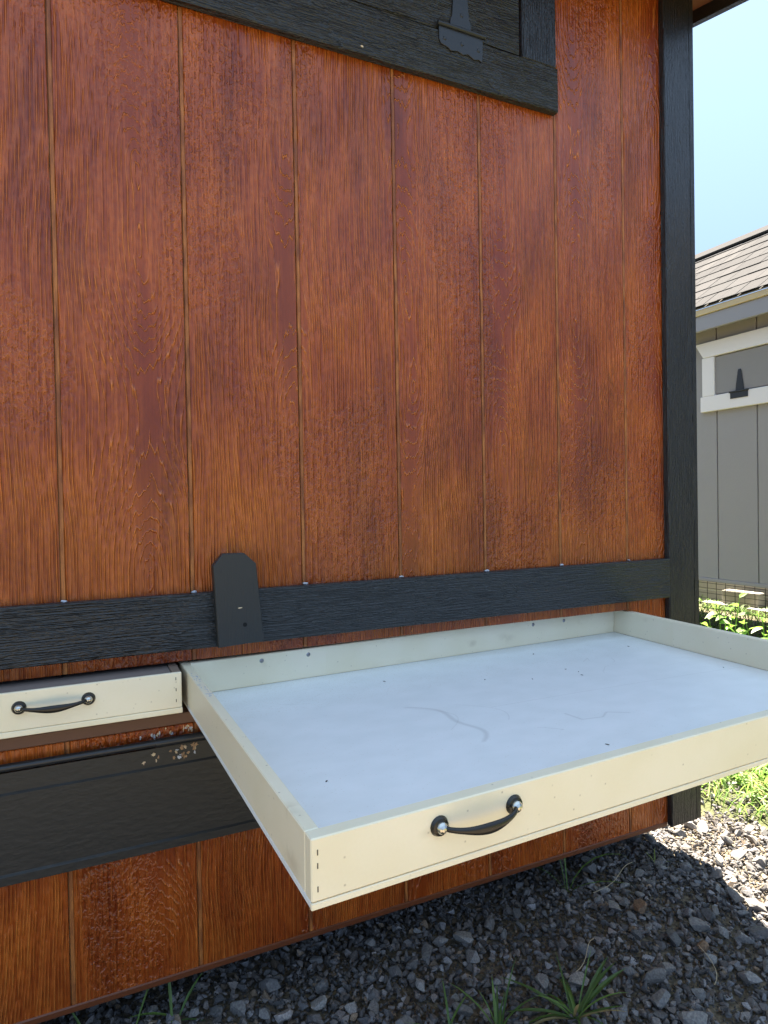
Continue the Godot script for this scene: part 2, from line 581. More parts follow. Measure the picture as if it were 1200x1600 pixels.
func make_materials() -> void:
	var wm := wall_maps()
	var s := mat(Color.WHITE, 0.30)
	s.albedo_texture = tex(wm[0])
	s.heightmap_enabled = true
	s.heightmap_texture = tex(wm[1])
	s.heightmap_scale = 0.70
	M.siding = s
	var th := tex(trim_height())
	for k in [["trim", Color(0.0155, 0.0152, 0.0148), 0.35, 0.65], ["flap", Color(0.018, 0.018, 0.017), 0.50, 0.02], ["grey_trim", Color(0.25, 0.245, 0.24), 0.6, 0.05]]:
		var t := mat(k[1], k[2])
		t.heightmap_enabled = true
		t.heightmap_texture = th
		t.heightmap_scale = k[3]
		t.uv1_scale = Vector3(1.0, 4.0, 1.0)
		M[k[0]] = t
	var bump := NoiseTexture2D.new()
	var bn := FastNoiseLite.new()
	bn.seed = 5
	bn.frequency = 0.03
	bn.fractal_octaves = 4
	bump.width = 512
	bump.height = 512
	bump.seamless = true
	bump.noise = bn
	M.groove = mat(Color.WHITE, 0.55)
	M.groove.albedo_texture = tex(mottled(256, Color(0.44, 0.23, 0.095), Color(0.68, 0.42, 0.19), 0.03, 71, 1.0))
	M.groove.uv1_scale = Vector3(1.6, 9, 1)
	M.flap.heightmap_texture = bump
	M.flap.heightmap_scale = 0.05
	M.flap.uv1_scale = Vector3(2.2, 5.0, 1)
	M.groove_dark = mat(Color(0.24, 0.11, 0.042), 0.6)
	M.brown = mat(Color(0.15, 0.075, 0.05), 0.6)
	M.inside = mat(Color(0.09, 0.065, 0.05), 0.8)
	M.latch = mat(Color(0.020, 0.0205, 0.020), 0.5)
	M.latch.heightmap_enabled = true
	M.latch.heightmap_texture = th
	M.latch.heightmap_scale = 0.06
	M.latch.uv1_scale = Vector3(1, 4, 1)
	M.iron = mat(Color(0.014, 0.014, 0.015), 0.42)
	M.bronze = mat(Color(0.022, 0.019, 0.016), 0.22, 0.3)
	M.nickel = mat(Color(0.55, 0.53, 0.48), 0.22, 1.0)
	M.steel = mat(Color(0.35, 0.35, 0.36), 0.35, 1.0)
	M.staple = mat(Color(0.13, 0.12, 0.10), 0.5, 0.7)
	M.rod = mat(Color(0.022, 0.024, 0.028), 0.33)
	M.chip = mat(Color(0.62, 0.47, 0.30), 0.8)
	M.chip_dark = mat(Color(0.36, 0.22, 0.12), 0.8)
	M.glint_flake = mat(Color(0.55, 0.56, 0.60), 0.6)  # pale grey for the painted notch light and for peeled flakes
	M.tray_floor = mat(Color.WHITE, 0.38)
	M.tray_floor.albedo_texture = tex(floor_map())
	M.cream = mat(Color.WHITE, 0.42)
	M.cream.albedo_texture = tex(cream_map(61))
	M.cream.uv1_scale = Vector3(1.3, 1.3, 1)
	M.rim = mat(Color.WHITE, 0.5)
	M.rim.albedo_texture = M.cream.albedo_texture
	M.hole = mat(Color(0.002, 0.002, 0.002), 0.9)
	M.dirt = mat(Color(0.05, 0.04, 0.03), 0.9)
	M.stained_soffit = mat(Color(0.17, 0.055, 0.025), 0.6)  # reddish brown of the stained soffit plywood
	# grey coop
	M.grey = mat(Color(0.305, 0.30, 0.298), 0.62)
	M.grey.heightmap_enabled = true
	M.grey.heightmap_texture = bump
	M.grey.heightmap_scale = 0.05
	M.grey.uv1_scale = Vector3(3, 9, 1)
	M.white = mat(Color(0.78, 0.77, 0.76), 0.5)
	M.white.heightmap_enabled = true
	M.white.heightmap_texture = bump
	M.white.heightmap_scale = 0.02
	M.drip = mat(Color(0.58, 0.47, 0.27), 0.5)
	M.fascia = mat(Color(0.30, 0.30, 0.32), 0.55)
	for i in 5:
		var sh := mat([Color(0.057, 0.056, 0.058), Color(0.063, 0.061, 0.063), Color(0.051, 0.050, 0.052), Color(0.067, 0.065, 0.066), Color(0.054, 0.053, 0.055)][i], 0.95)
		sh.metallic_specular = 0.22
		sh.heightmap_enabled = true
		sh.heightmap_texture = bump
		sh.heightmap_scale = 0.15
		sh.uv1_scale = Vector3(5, 5, 1)
		M["shingle%d" % i] = sh
	M.wire = mat(Color(0.02, 0.02, 0.02), 0.5, 0.3)
	M.weathered = mat(Color(0.34, 0.32, 0.28), 0.85)
	M.post = mat(Color(0.16, 0.15, 0.13), 0.8)
	# ground
	var grit := mottled(1024, Color(0.62, 0.60, 0.57), Color(1.0, 0.98, 0.95), 0.05, 81)
	M.ground = mat(Color.WHITE, 0.95)
	M.ground.vertex_color_use_as_albedo = true
	M.ground.albedo_texture = tex(grit)
	M.ground.uv1_triplanar = true
	M.ground.uv1_world_triplanar = true
	M.ground.uv1_scale = Vector3(1.7, 1.7, 1.7)
	M.ground.heightmap_enabled = true
	M.ground.heightmap_texture = bump
	M.ground.heightmap_scale = 0.6
	M.gravel = mat(Color.WHITE, 0.82)
	M.gravel.vertex_color_use_as_albedo = true
	M.gravel.albedo_texture = tex(mottled(256, Color(0.70, 0.70, 0.72), Color(1.0, 1.0, 1.0), 0.02, 91))
	M.gravel.uv1_triplanar = true
	M.gravel.uv1_scale = Vector3(1.5, 1.5, 1.5)
	var tones := [Color(0.195, 0.188, 0.178), Color(0.245, 0.235, 0.218), Color(0.15, 0.145, 0.136), Color(0.30, 0.285, 0.26), Color(0.22, 0.203, 0.18), Color(0.37, 0.35, 0.315)]
	for i in tones.size():
		M["stone%d" % i] = stone_mat(tones[i])
	M.stone_tan = stone_mat(Color(0.30, 0.19, 0.11))
	M.stone_pale = stone_mat(Color(0.50, 0.46, 0.42))
	for k in [["blade0", Color(0.075, 0.14, 0.030)], ["blade1", Color(0.10, 0.17, 0.035)], ["blade2", Color(0.055, 0.105, 0.025)], ["blade3", Color(0.15, 0.19, 0.05)], ["blade4", Color(0.26, 0.21, 0.10)], ["weed", Color(0.085, 0.17, 0.025)], ["weed1", Color(0.11, 0.20, 0.03)]]:
		var g := mat(k[1], 0.5)
		g.backlight_enabled = true
		g.backlight = (k[1] * 2.3).clamp().linear_to_srgb()
		M[k[0]] = g
	M.straw = mat(Color(0.42, 0.34, 0.22), 0.7)

func stone_mat(c: Color) -> StandardMaterial3D:
	var m := mat(c, 0.8)
	m.albedo_texture = M.gravel.albedo_texture
	m.uv1_triplanar = true
	m.uv1_scale = Vector3(1.5, 1.5, 1.5)
	return m

# ---------------------------------------------------------------- things
func roof_y(z: float) -> float:          # underside of the near coop's roof
	return 1.440 - 0.248 * z if z > -0.75 else 1.440 + 0.248 * (z + 1.5)

func near_coop() -> void:
	var c := thing("chicken_coop", "reddish brown stained wooden chicken coop with black trim, in the foreground", "coop")
	var left := -1.4
	# the siding, board by board between the grooves
	for i in range(-7, 7):
		var x0 := i * GROOVE + 0.0040
		var x1 := (i + 1) * GROOVE - 0.0040
		if i == -7:
			x0 = left
		if i == 6:
			x1 = 1.420
		for part in 2:
			if i == 6 and part == 1:
				continue
			var lo := Vector3(x0, -0.1188 if part == 0 else -0.664, -0.0030)
			var hi := Vector3(x1, roof_y(0) - 0.001 if part == 0 else -0.228, 0)
			if i == 6:
				lo.y = -0.664
			put("siding_board", box(lo, hi, 0.0014, 2, Vector2(0.0, 0.0 if part == 0 else 0.013 * (i % 3))), M.siding, c)
	put("groove_backing", box(Vector3(left, -0.1188, -0.014), Vector3(1.42, roof_y(0) - 0.001, -0.0045), 0.0005, 2), M.groove_dark, c)
	put("groove_backing", box(Vector3(left, -0.664, -0.014), Vector3(1.2152, -0.228, -0.0045), 0.0005, 2), M.groove_dark, c)
	put("groove_backing", box(Vector3(1.2154, -0.664, -0.014), Vector3(1.42, -0.1190, -0.0045), 0.0005, 2), M.groove_dark, c)
	for i in range(-6, 7):
		var gx := i * GROOVE
		for seg in [[-0.1186, roof_y(0) - 0.002], [-0.663, -0.2282 if i < 6 else -0.1190]]:
			put("groove_strip", box(Vector3(gx - 0.0026, seg[0], -0.0044), Vector3(gx + 0.0036, seg[1], -0.0009), 0.0006, 1, Vector2(i * 0.37, 0.0)), M.groove, c)
	put("base_strip", box(Vector3(left, -0.672, -0.020), Vector3(1.3397, -0.660, 0.0022), 0.002, 2), M.siding_plain, c)
	put("slot_sill", box(Vector3(left, -0.2278, -0.030), Vector3(1.2138, -0.2085, -0.0012), 0.0012), M.brown, c)
	# closed shell behind the front
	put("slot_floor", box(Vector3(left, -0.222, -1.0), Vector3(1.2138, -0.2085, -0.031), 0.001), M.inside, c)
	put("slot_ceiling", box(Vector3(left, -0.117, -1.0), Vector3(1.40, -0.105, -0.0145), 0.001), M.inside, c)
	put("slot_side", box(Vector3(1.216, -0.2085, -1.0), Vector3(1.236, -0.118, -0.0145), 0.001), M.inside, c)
	var side := PackedVector2Array([Vector2(0.0, -0.664), Vector2(0.0, roof_y(0) - 0.002), Vector2(0.75, roof_y(-0.75) - 0.002), Vector2(1.5, roof_y(-1.5) - 0.002), Vector2(1.5, -0.664)])
	for sx in [[1.4205, -1], [left - 0.025, 1]]:
		var sm := put("side_wall", slab(side, 0.0, 0.010, 0.001), M.siding_plain, c)
		sm.rotation.y = PI / 2
		sm.position.x = sx[0]
	put("back_wall", box(Vector3(left, -0.664, -1.512), Vector3(1.42, roof_y(-1.5) - 0.002, -1.5), 0.001), M.siding_plain, c)
	put("floor_panel", box(Vector3(left, -0.655, -1.495), Vector3(1.419, -0.64, -0.0145), 0.001), M.inside, c)
	for z in [-0.32, -1.25]:
		put("skid", box(Vector3(left, -0.80, z - 0.09), Vector3(1.38, -0.673, z), 0.004), M.inside, c)
	# roof
	for k in 2:
		var z0 := 0.14 if k == 0 else -0.7502
		var z1 := -0.7498 if k == 0 else -1.64
		var prof := PackedVector2Array([Vector2(z0, roof_y(z0)), Vector2(z1, roof_y(z1)), Vector2(z1, roof_y(z1) + 0.035), Vector2(z0, roof_y(z0) + 0.035)])
		put("roof_panel", extrude_x(prof, left - 0.15, 1.55), M.stained_soffit, c)
		var p2 := PackedVector2Array([Vector2(z0 + (0.02 if k == 0 else 0.0), roof_y(z0) + 0.036), Vector2(z1, roof_y(z1) + 0.036), Vector2(z1, roof_y(z1) + 0.046), Vector2(z0 + (0.02 if k == 0 else 0.0), roof_y(z0) + 0.046)])
		put("roof_cover", extrude_x(p2, left - 0.18, 1.585), M.shingle2, c)
		var p3 := PackedVector2Array([Vector2(z0, roof_y(z0) - 0.034), Vector2(z1, roof_y(z1) - 0.034), Vector2(z1, roof_y(z1) + 0.035), Vector2(z0, roof_y(z0) + 0.035)])
		put("rake_board", extrude_x(p3, 1.5503, 1.568), M.trim, c)
	put("eave_board", box(Vector3(left - 0.15, roof_y(0.14) - 0.034, 0.1405), Vector3(1.568, roof_y(0.14) + 0.034, 0.158), 0.002, 0, roff()), M.trim, c)
	# corner boards and the rail
	put("corner_board", box(Vector3(1.3397, -0.668, 0.0003), Vector3(1.4265, roof_y(0.02) - 0.002, 0.0170), 0.002, 1, roff()), M.trim, c)
	put("corner_board", box(Vector3(1.4275, -0.668, -0.085), Vector3(1.4450, roof_y(0.02) - 0.002, 0.0150), 0.002, 1, roff()), M.trim, c)
	put("rail", box(Vector3(left, -0.0958, 0.0004), Vector3(1.3392, 0.0, 0.0200), 0.0018, 0, Vector2(0.37, 0.04)), M.trim, c)
	for i in range(-3, 7):  # pale blobs standing for light leaking through at the groove notches
		put("notch_glint", rock(300 + i, 8), M.glint_flake, c, Vector3(i * GROOVE, 0.0015, 0.0035)).scale = Vector3(0.011, 0.007, 0.006)
	# latch block
	var lb := PackedVector2Array([Vector2(0.2385, -0.094), Vector2(0.3185, -0.090), Vector2(0.3065, 0.048), Vector2(0.2860, 0.067), Vector2(0.2490, 0.0675), Vector2(0.2320, 0.047)])
	var bl := put("latch_block", slab(lb, 0.0206, 0.0395, 0.0015, 1, Vector2(0.3, 0.2)), M.latch, c)
	put("screw_hole", lathe_z([Vector2(0, 0.0003), Vector2(0.0036, 0.0003), Vector2(0.0038, 0.0)], 14), M.hole, bl, Vector3(0.2845, -0.058, 0.0397))
	put("paint_chip", rock(77, 9), M.chip, bl, Vector3(0.277, -0.028, 0.0396)).scale = Vector3(0.007, 0.004, 0.001)
	# hatch above
	var fr := put("hatch_frame_board", box(Vector3(-0.9, 1.0113, 0.0004), Vector3(1.0123, 1.1079, 0.0180), 0.002, 0, Vector2(1.53, 0.1)), M.trim, c)
	fr.set_meta("label", "bottom board of the hatch frame")
	put("paint_chip", rock(78, 9), M.chip, fr, Vector3(0.538, 1.026, 0.0181)).scale = Vector3(0.006, 0.006, 0.001)
	put("hatch_frame_board", box(Vector3(0.9175, 1.1083, 0.0004), Vector3(1.0085, 1.409, 0.0172), 0.002, 1, roff()), M.trim, c)
	var hd := put("hatch_door", box(Vector3(-0.6, 1.1120, 0.0006), Vector3(0.9110, 1.409, 0.0150), 0.002, 0, Vector2(2.2, 0.55)), M.trim, c)
	var hc := Vector3(0.761, 1.117, 0)
	var low := PackedVector2Array([Vector2(-0.054, 0.0), Vector2(-0.054, -0.030), Vector2(-0.050, -0.038), Vector2(-0.034, -0.042), Vector2(-0.026, -0.047), Vector2(-0.010, -0.044), Vector2(0.002, -0.048), Vector2(0.014, -0.044), Vector2(0.030, -0.051), Vector2(0.040, -0.048), Vector2(0.048, -0.051), Vector2(0.050, -0.044), Vector2(0.051, 0.0)])
	put("hinge_leaf", slab(low, 0.0186, 0.0208, 0.0006), M.iron, hd, hc)
	var strap := PackedVector2Array([Vector2(-0.027, 0.002), Vector2(-0.025, 0.020), Vector2(-0.021, 0.030), Vector2(-0.010, 0.16), Vector2(-0.006, 0.185), Vector2(0.0, 0.192), Vector2(0.006, 0.185), Vector2(0.010, 0.16), Vector2(0.020, 0.030), Vector2(0.024, 0.020), Vector2(0.024, 0.002)])
	put("hinge_strap", slab(strap, 0.0156, 0.0180, 0.0006), M.iron, hd, hc)
	put("hinge_pin", extrude_x(ring(0.001, 0.0215, 0.0045, 12), -0.0575, 0.0565, true), M.iron, hd, hc)
	for q in [[-0.041, -0.026], [0.0, -0.027], [0.040, -0.029]]:
		put("hinge_screw", lathe_z([Vector2(0, 0.0018), Vector2(0.003, 0.0013), Vector2(0.0042, 0.0)], 12), M.iron, hd, hc + Vector3(q[0], q[1], 0.0209))
	for q in [[0.002, 0.034], [0.0, 0.085], [0.0, 0.14]]:
		put("hinge_screw", lathe_z([Vector2(0, 0.0018), Vector2(0.003, 0.0013), Vector2(0.0042, 0.0)], 12), M.iron, hd, hc + Vector3(q[0], q[1], 0.0181))
	# clean-out flap below the small drawer
	var fx := 1.02
	var fp := PackedVector2Array([Vector2(0.001, -0.258), Vector2(0.0125, -0.258), Vector2(0.0130, -0.2885), Vector2(0.0165, -0.2915), Vector2(0.0165, -0.4135), Vector2(0.0205, -0.4165), Vector2(0.0205, -0.4295), Vector2(0.001, -0.4295)])
	var fl := put("clean_out_flap", extrude_x(fp, left, fx, false, Vector2(0.3, 0.2)), M.flap, c)
	fl.set_meta("label", "black flap with peeling paint at the top")
	put("flap_rod", extrude_x(ring(-0.2495, 0.0125, 0.0062), left, fx, true), M.rod, fl)
	put("rod_sleeve", extrude_x(ring(-0.2497, 0.0128, 0.0074), 0.135, 0.235, true), M.rod, fl)
	for i in 34:                                    # flakes where the paint has peeled off
		var on_flap := i < 20
		var px := 0.105 + 0.097 * sqrt(rng.randf())
		var py := rng.randf_range(-0.284, -0.262) if on_flap else rng.randf_range(-0.243, -0.230)
		var out := PackedVector2Array()
		var rx := rng.randf_range(0.0014, 0.0060)
		var ry := rng.randf_range(0.002, 0.0075)
		for q in 13:
			var rr := rng.randf_range(0.25, 1.0)
			out.append(Vector2(cos(TAU * q / 13.0) * rx * rr, sin(TAU * q / 13.0) * ry * rr))
		put("peeled_patch", slab(out, 0.0, 0.0005, 0.0001), [M.chip, M.chip_dark, M.chip_dark, M.glint_flake][rng.randi_range(0, 3)] if on_flap else [M.chip, M.glint_flake][i % 2], fl, Vector3(px, py, 0.0127 if on_flap else 0.0001))

func handle(parent: Node, at: Vector3, span: float) -> void:
	var pts := []
	var rad := []
	for i in 21:
		var t := i / 20.0
		var x := (t - 0.5) * span
		var e := sin(PI * t)
		pts.append(Vector3(x, -0.003 * pow(e, 1.2), 0.003 + 0.0185 * pow(e, 0.5)))
		rad.append(Vector2(0.0027 + 0.0030 * pow(e, 3.0), 0.0022 + 0.0006 * e))
	var h := put("handle", sweep(pts, rad, Vector3.UP, 12), M.bronze, parent, at)
	for s in [-0.5, 0.5]:
		put("rosette", lathe_z([Vector2(0.0, 0.0045), Vector2(0.0055, 0.0045), Vector2(0.0085, 0.0035), Vector2(0.0102, 0.0)], 20), M.bronze, h, Vector3(s * span * 1.02, 0, 0.0))
		put("knob", lathe_z([Vector2(0.0, 0.0105), Vector2(0.0022, 0.0100), Vector2(0.0044, 0.0085), Vector2(0.0058, 0.006), Vector2(0.006, 0.004)], 16), M.nickel, h, Vector3(s * span * 1.02, 0, 0.0))

func staples(parent: Node, x: float, z: float, ys: Array) -> void:
	for y in ys:
		put("staple", box(Vector3(x - 0.0006, y - 0.0026, z - 0.0006), Vector3(x + 0.0006, y + 0.0026, z + 0.0004), 0.0002), M.staple, parent)

func trays() -> void:
	# the big tray, pulled right out and sagging a little
	var t := thing("drawer_tray", "wide white pull-out tray drawn right out of the coop wall", "tray", Vector3(0.1814, -0.1238, 0.0))
	t.rotation = Vector3(0.0259, 0.0386, 0.002)
	var w := 1.050
	var d := 0.6322
	var b := -0.0645
	var fl := -0.0575
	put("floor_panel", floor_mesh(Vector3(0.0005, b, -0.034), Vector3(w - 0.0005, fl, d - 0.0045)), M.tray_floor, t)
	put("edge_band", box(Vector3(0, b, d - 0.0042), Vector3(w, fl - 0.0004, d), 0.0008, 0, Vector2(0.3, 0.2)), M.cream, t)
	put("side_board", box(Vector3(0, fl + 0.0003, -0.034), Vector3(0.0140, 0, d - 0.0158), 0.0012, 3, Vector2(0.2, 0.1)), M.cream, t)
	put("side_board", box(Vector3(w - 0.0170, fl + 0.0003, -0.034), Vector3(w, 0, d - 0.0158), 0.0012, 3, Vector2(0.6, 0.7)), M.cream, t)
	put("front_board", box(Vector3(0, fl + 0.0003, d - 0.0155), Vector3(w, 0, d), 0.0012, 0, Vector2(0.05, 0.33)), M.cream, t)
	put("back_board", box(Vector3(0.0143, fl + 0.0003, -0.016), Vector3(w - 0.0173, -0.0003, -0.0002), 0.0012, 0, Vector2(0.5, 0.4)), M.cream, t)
	handle(t, Vector3(0.176, -0.0205, d + 0.0002), 0.088)
	staples(t, 0.0062, d, [-0.013, -0.025, -0.046])
	for x in [0.1426, 0.2336, 0.7786, 0.8706]:
		var s := put("screw", lathe_z([Vector2(0.0, 0.0020), Vector2(0.0022, 0.0016), Vector2(0.0042, 0.0)], 14), M.steel, t, Vector3(x, -0.0125, -0.0002))
		put("drive_slot", box(Vector3(-0.0022, -0.0006, 0.0012), Vector3(0.0022, 0.0006, 0.0022), 0.0002), M.staple, s)
	for i in 17:                                     # crumbs of dirt on the floor
		var q: Vector2 = [Vector2(0.52, 0.17), Vector2(0.60, 0.21), Vector2(0.70, 0.19), Vector2(0.71, 0.215), Vector2(0.70, 0.235), Vector2(0.72, 0.07), Vector2(0.95, 0.12), Vector2(0.22, 0.60), Vector2(0.14, 0.565), Vector2(0.30, 0.57), Vector2(0.10, 0.42), Vector2(0.045, 0.40), Vector2(0.035, 0.46), Vector2(0.98, 0.33), Vector2(0.35, 0.09), Vector2(0.97, 0.46), Vector2(0.49, 0.50)][i]
		var cr := put("dirt_crumb", rock(600 + i % 5, 8), M.dirt, t, Vector3(q.x, fl + 0.0007, q.y), Vector3(0, i * 1.3, 0))
		cr.scale = Vector3(rng.randf_range(0.002, 0.006), 0.002, rng.randf_range(0.0015, 0.003))
	for i in 26:                                     # the worn run along the top of the left side
		var ch := put("worn_chip", rock(620 + i % 5, 8), M.worn, t, Vector3(rng.randf_range(0.003, 0.011), 0.0001, 0.06 + 0.14 * rng.randf()), Vector3(0, rng.randf() * 3.0, 0))
		ch.scale = Vector3(rng.randf_range(0.003, 0.007), 0.0006, rng.randf_range(0.0015, 0.003))
	# the small drawer beside it, open a hand's breadth
	var s2 := thing("drawer_tray", "cream drawer left of the wide tray, open only a little", "tray", Vector3(-0.90, -0.1225, 0.0585))
	var w2 := 1.0735
	put("front_board", box(Vector3(0, -0.058, -0.0060), Vector3(w2, 0, 0), 0.0010, 0, Vector2(0.21, 0.12)), M.cream, s2)
	put("floor_panel", box(Vector3(0.0, -0.0675, -0.50), Vector3(w2 + 0.0008, -0.0585, 0.0006), 0.001, 0, Vector2(0.4, 0.2)), M.cream, s2)
	put("side_board", box(Vector3(w2 - 0.0140, -0.058, -0.50), Vector3(w2, -0.0003, -0.0063), 0.001, 3), M.raw, s2)
	put("side_board", box(Vector3(0, -0.058, -0.50), Vector3(0.0140, -0.0003, -0.0063), 0.001, 3), M.raw, s2)
	put("shaded_fill", box(Vector3(0.0145, -0.058, -0.49), Vector3(w2 - 0.0145, -0.003, -0.0065), 0.001), M.shaded_fill, s2)  # added brown block, coloured like the shadowed inside of the drawer
	handle(s2, Vector3(0.886, -0.0240, 0.0002), 0.093)
	staples(s2, w2 - 0.009, 0.0, [-0.010, -0.028, -0.046])

func floor_mesh(lo: Vector3, hi: Vector3) -> ArrayMesh:
	var st := start()
	cbox(st, lo, hi, 0.0008)
	var m := st.commit()
	var md := MeshDataTool.new()
	md.create_from_surface(m, 0)
	for i in md.get_vertex_count():
		var p := md.get_vertex(i)
		md.set_vertex_uv(i, Vector2((p.x - lo.x) / (hi.x - lo.x), (p.z - lo.z) / (hi.z - lo.z)))
	var out := ArrayMesh.new()
	md.commit_to_surface(out)
	return out

func grey_coop() -> void:
	var c := thing("grey_coop", "grey painted coop with white trim and shingle roof, behind at the right", "coop")
	var X := 2.90
	var g := 0.212
	var z_end := -3.3
	var y0 := -0.262
	var y1 := 1.03
	var k := 0
	var z := -1.059 - 11 * g
	while z < 1.0:
		var a := maxf(z + 0.003, z_end)
		var b := minf(z + g - 0.003, 0.95)
		if b > a:
			put("siding_board", box(Vector3(X, y0, a), Vector3(X + 0.010, y1, b), 0.0012, 1, roff()), M.grey, c)
		z += g
	put("groove_backing", box(Vector3(X + 0.0065, y0 + 0.001, z_end), Vector3(X + 0.016, y1, 0.95), 0.0005, 1), M.grey, c)
	put("base_ledge", box(Vector3(X - 0.004, y0 - 0.018, z_end - 0.002), Vector3(X + 0.03, y0 - 0.0005, 0.95), 0.002, 3), M.grey, c)
	put("end_wall", box(Vector3(X + 0.0165, y0, z_end - 0.012), Vector3(X + 1.75, y1, z_end - 0.001), 0.001), M.grey, c)
	put("end_wall", box(Vector3(X + 0.0165, y0, 0.951), Vector3(X + 1.75, y1, 0.962), 0.001), M.grey, c)
	put("back_wall", box(Vector3(X + 1.751, y0, z_end - 0.012), Vector3(X + 1.765, y1, 0.962), 0.001), M.grey, c)
	put("floor_panel", box(Vector3(X + 0.0165, y0 - 0.016, z_end), Vector3(X + 1.75, y0 - 0.001, 0.95), 0.001), M.post, c)
	# hatch in white trim
	var t0 := X - 0.019
	var hdr := PackedVector2Array([Vector2(-1.118, 0.845), Vector2(0.6, 0.845), Vector2(0.6, 0.915), Vector2(-1.160, 0.915)])
	var hm := put("hatch_frame_board", slab(PackedVector2Array([Vector2(1.118, 0.845), Vector2(-0.6, 0.845), Vector2(-0.6, 0.920), Vector2(1.165, 0.920)]), 0.0005, 0.022, 0.002), M.white, c, Vector3(X, 0, 0), Vector3(0, -PI / 2, 0))
	hm.rotation.y = -PI / 2
	hm.scale.x = -1.0
	hm.rotation.y = PI * 1.5
	put("hatch_frame_board", box(Vector3(t0, 0.652, -1.128), Vector3(X - 0.0005, 0.844, -1.0585), 0.002, 1), M.white, c)
	put("hatch_frame_board", box(Vector3(t0, 0.575, -1.139), Vector3(X - 0.0005, 0.6515, 0.6), 0.002, 3), M.white, c)
	var hd := put("hatch_door", box(Vector3(X - 0.012, 0.656, -1.0555), Vector3(X - 0.0005, 0.841, 0.58), 0.002, 3, Vector2(0.3, 0.3)), M.grey_trim, c)
	var hc := Vector3(t0 - 0.0005, 0.651, -0.924)
	var turn := Vector3(0, -PI / 2, 0)
	put("hinge_leaf", slab(PackedVector2Array([Vector2(-0.046, -0.032), Vector2(0.046, -0.032), Vector2(0.046, 0.0), Vector2(-0.046, 0.0)]), 0.0, 0.0025, 0.0006), M.iron, hd, hc, turn)
	put("hinge_strap", slab(PackedVector2Array([Vector2(-0.022, 0.0), Vector2(0.022, 0.0), Vector2(0.019, 0.03), Vector2(0.009, 0.095), Vector2(0.006, 0.105), Vector2(-0.006, 0.105), Vector2(-0.009, 0.095), Vector2(-0.019, 0.03)]), 0.0, 0.0025, 0.0006), M.iron, hd, hc + Vector3(0.0055, 0, 0), turn)
	put("hinge_pin", extrude_x(ring(0.0, 0.003, 0.004, 10), -0.050, 0.050, true), M.iron, hd, hc, turn)
	# eave and roof
	var fxx := 2.80
	put("fascia", box(Vector3(fxx, 0.962, z_end - 0.12), Vector3(fxx + 0.018, 1.036, 1.1), 0.002, 3), M.fascia, c)
	put("drip_edge", box(Vector3(fxx - 0.008, 1.0365, z_end - 0.122), Vector3(fxx + 0.02, 1.066, 1.1), 0.002, 3), M.drip, c)
	put("soffit", box(Vector3(fxx + 0.0185, 1.030, z_end - 0.115), Vector3(X + 1.86, 1.036, 1.1), 0.001, 3), M.post, c)
	var pitch := 0.70
	var dirn := Vector3(1, pitch, 0).normalized()
	var up := Vector3(-pitch, 1, 0).normalized()
	var base := Vector3(fxx - 0.016, 1.071, 0)
	var rows := 8
	var ex := 0.132
	var th := 0.0032
	var half := rows * ex
	for side in 2:
		var st := start()
		cbox(st, Vector3(0, -0.006, z_end - 0.12), Vector3(half, -0.001, 1.1), 0.0005)
		var o := put("roof_deck", st.commit(), M.post, c)
		var bx := Basis(dirn, up, dirn.cross(up))
		if side == 1:
			var d2 := Vector3(-dirn.x, dirn.y, 0)
			var u2 := Vector3(-up.x, up.y, 0)
			bx = Basis(d2, u2, d2.cross(u2))
			o.transform = Transform3D(bx, Vector3(base.x + 2 * half * dirn.x, base.y, -0.26))
		else:
			o.transform = Transform3D(bx, base)
	for r in rows:
		var zz := -1.75 - rng.randf() * 0.25
		while zz < 0.45:
			var wz := rng.randf_range(0.06, 0.17)
			var a := zz
			var b := minf(zz + wz - 0.003, 1.11)
			if b - a > 0.02:
				var l := ex + 0.03
				var m := box(Vector3(0, 0, a), Vector3(l, th * rng.randf_range(0.7, 1.25), b), 0.001, 3, roff())
				var q := put("shingle", m, M["shingle%d" % rng.randi_range(0, 4)], c)
				var tilt := 0.030
				var d3 := dirn.rotated(Vector3(0, 0, 1), -tilt)
				var u3 := up.rotated(Vector3(0, 0, 1), -tilt)
				q.transform = Transform3D(Basis(d3, u3, d3.cross(u3)), base + dirn * (r * ex) + up * 0.0075)
			zz += wz
	for q in [[z_end - 0.13, -1.80], [0.70, 1.11]]:          # the roof beyond what the gap shows, laid in whole strips
		for r in rows:
			var q2 := put("shingle_strip", box(Vector3(0, 0, q[0]), Vector3(ex + 0.03, th, q[1]), 0.001, 3, roff()), M["shingle%d" % (r % 5)], c)
			var d4 := dirn.rotated(Vector3(0, 0, 1), -0.030)
			var u4 := up.rotated(Vector3(0, 0, 1), -0.030)
			q2.transform = Transform3D(Basis(d4, u4, d4.cross(u4)), base + dirn * (r * ex) + up * 0.0069)
	put("ridge_cap", box(Vector3(-0.10, 0.0, z_end - 0.13), Vector3(0.02, 0.012, 1.11), 0.002, 3), M.shingle2, c).transform = Transform3D(Basis(dirn, up, dirn.cross(up)), base + dirn * half + up * 0.016)
	# wire mesh run under the floor
	for zi in 84:
		var zc := -3.29 + zi * 0.0515
		put("mesh_wire", wire_mesh_v, M.wire, c, Vector3(X + 0.004, -0.28, zc))
	for yi in 19:
		put("mesh_wire", wire_mesh_h, M.wire, c, Vector3(X + 0.0062, -0.290 - yi * 0.0255, z_end))
	for q in [[X + 0.01, z_end], [X + 0.01, 0.86], [X + 1.66, z_end], [X + 1.66, 0.86]]:
		put("corner_post", box(Vector3(q[0], -0.80, q[1]), Vector3(q[0] + 0.085, y0 - 0.019, q[1] + 0.085), 0.003, 1), M.post, c)

var wire_mesh_v: ArrayMesh
var wire_mesh_h: ArrayMesh

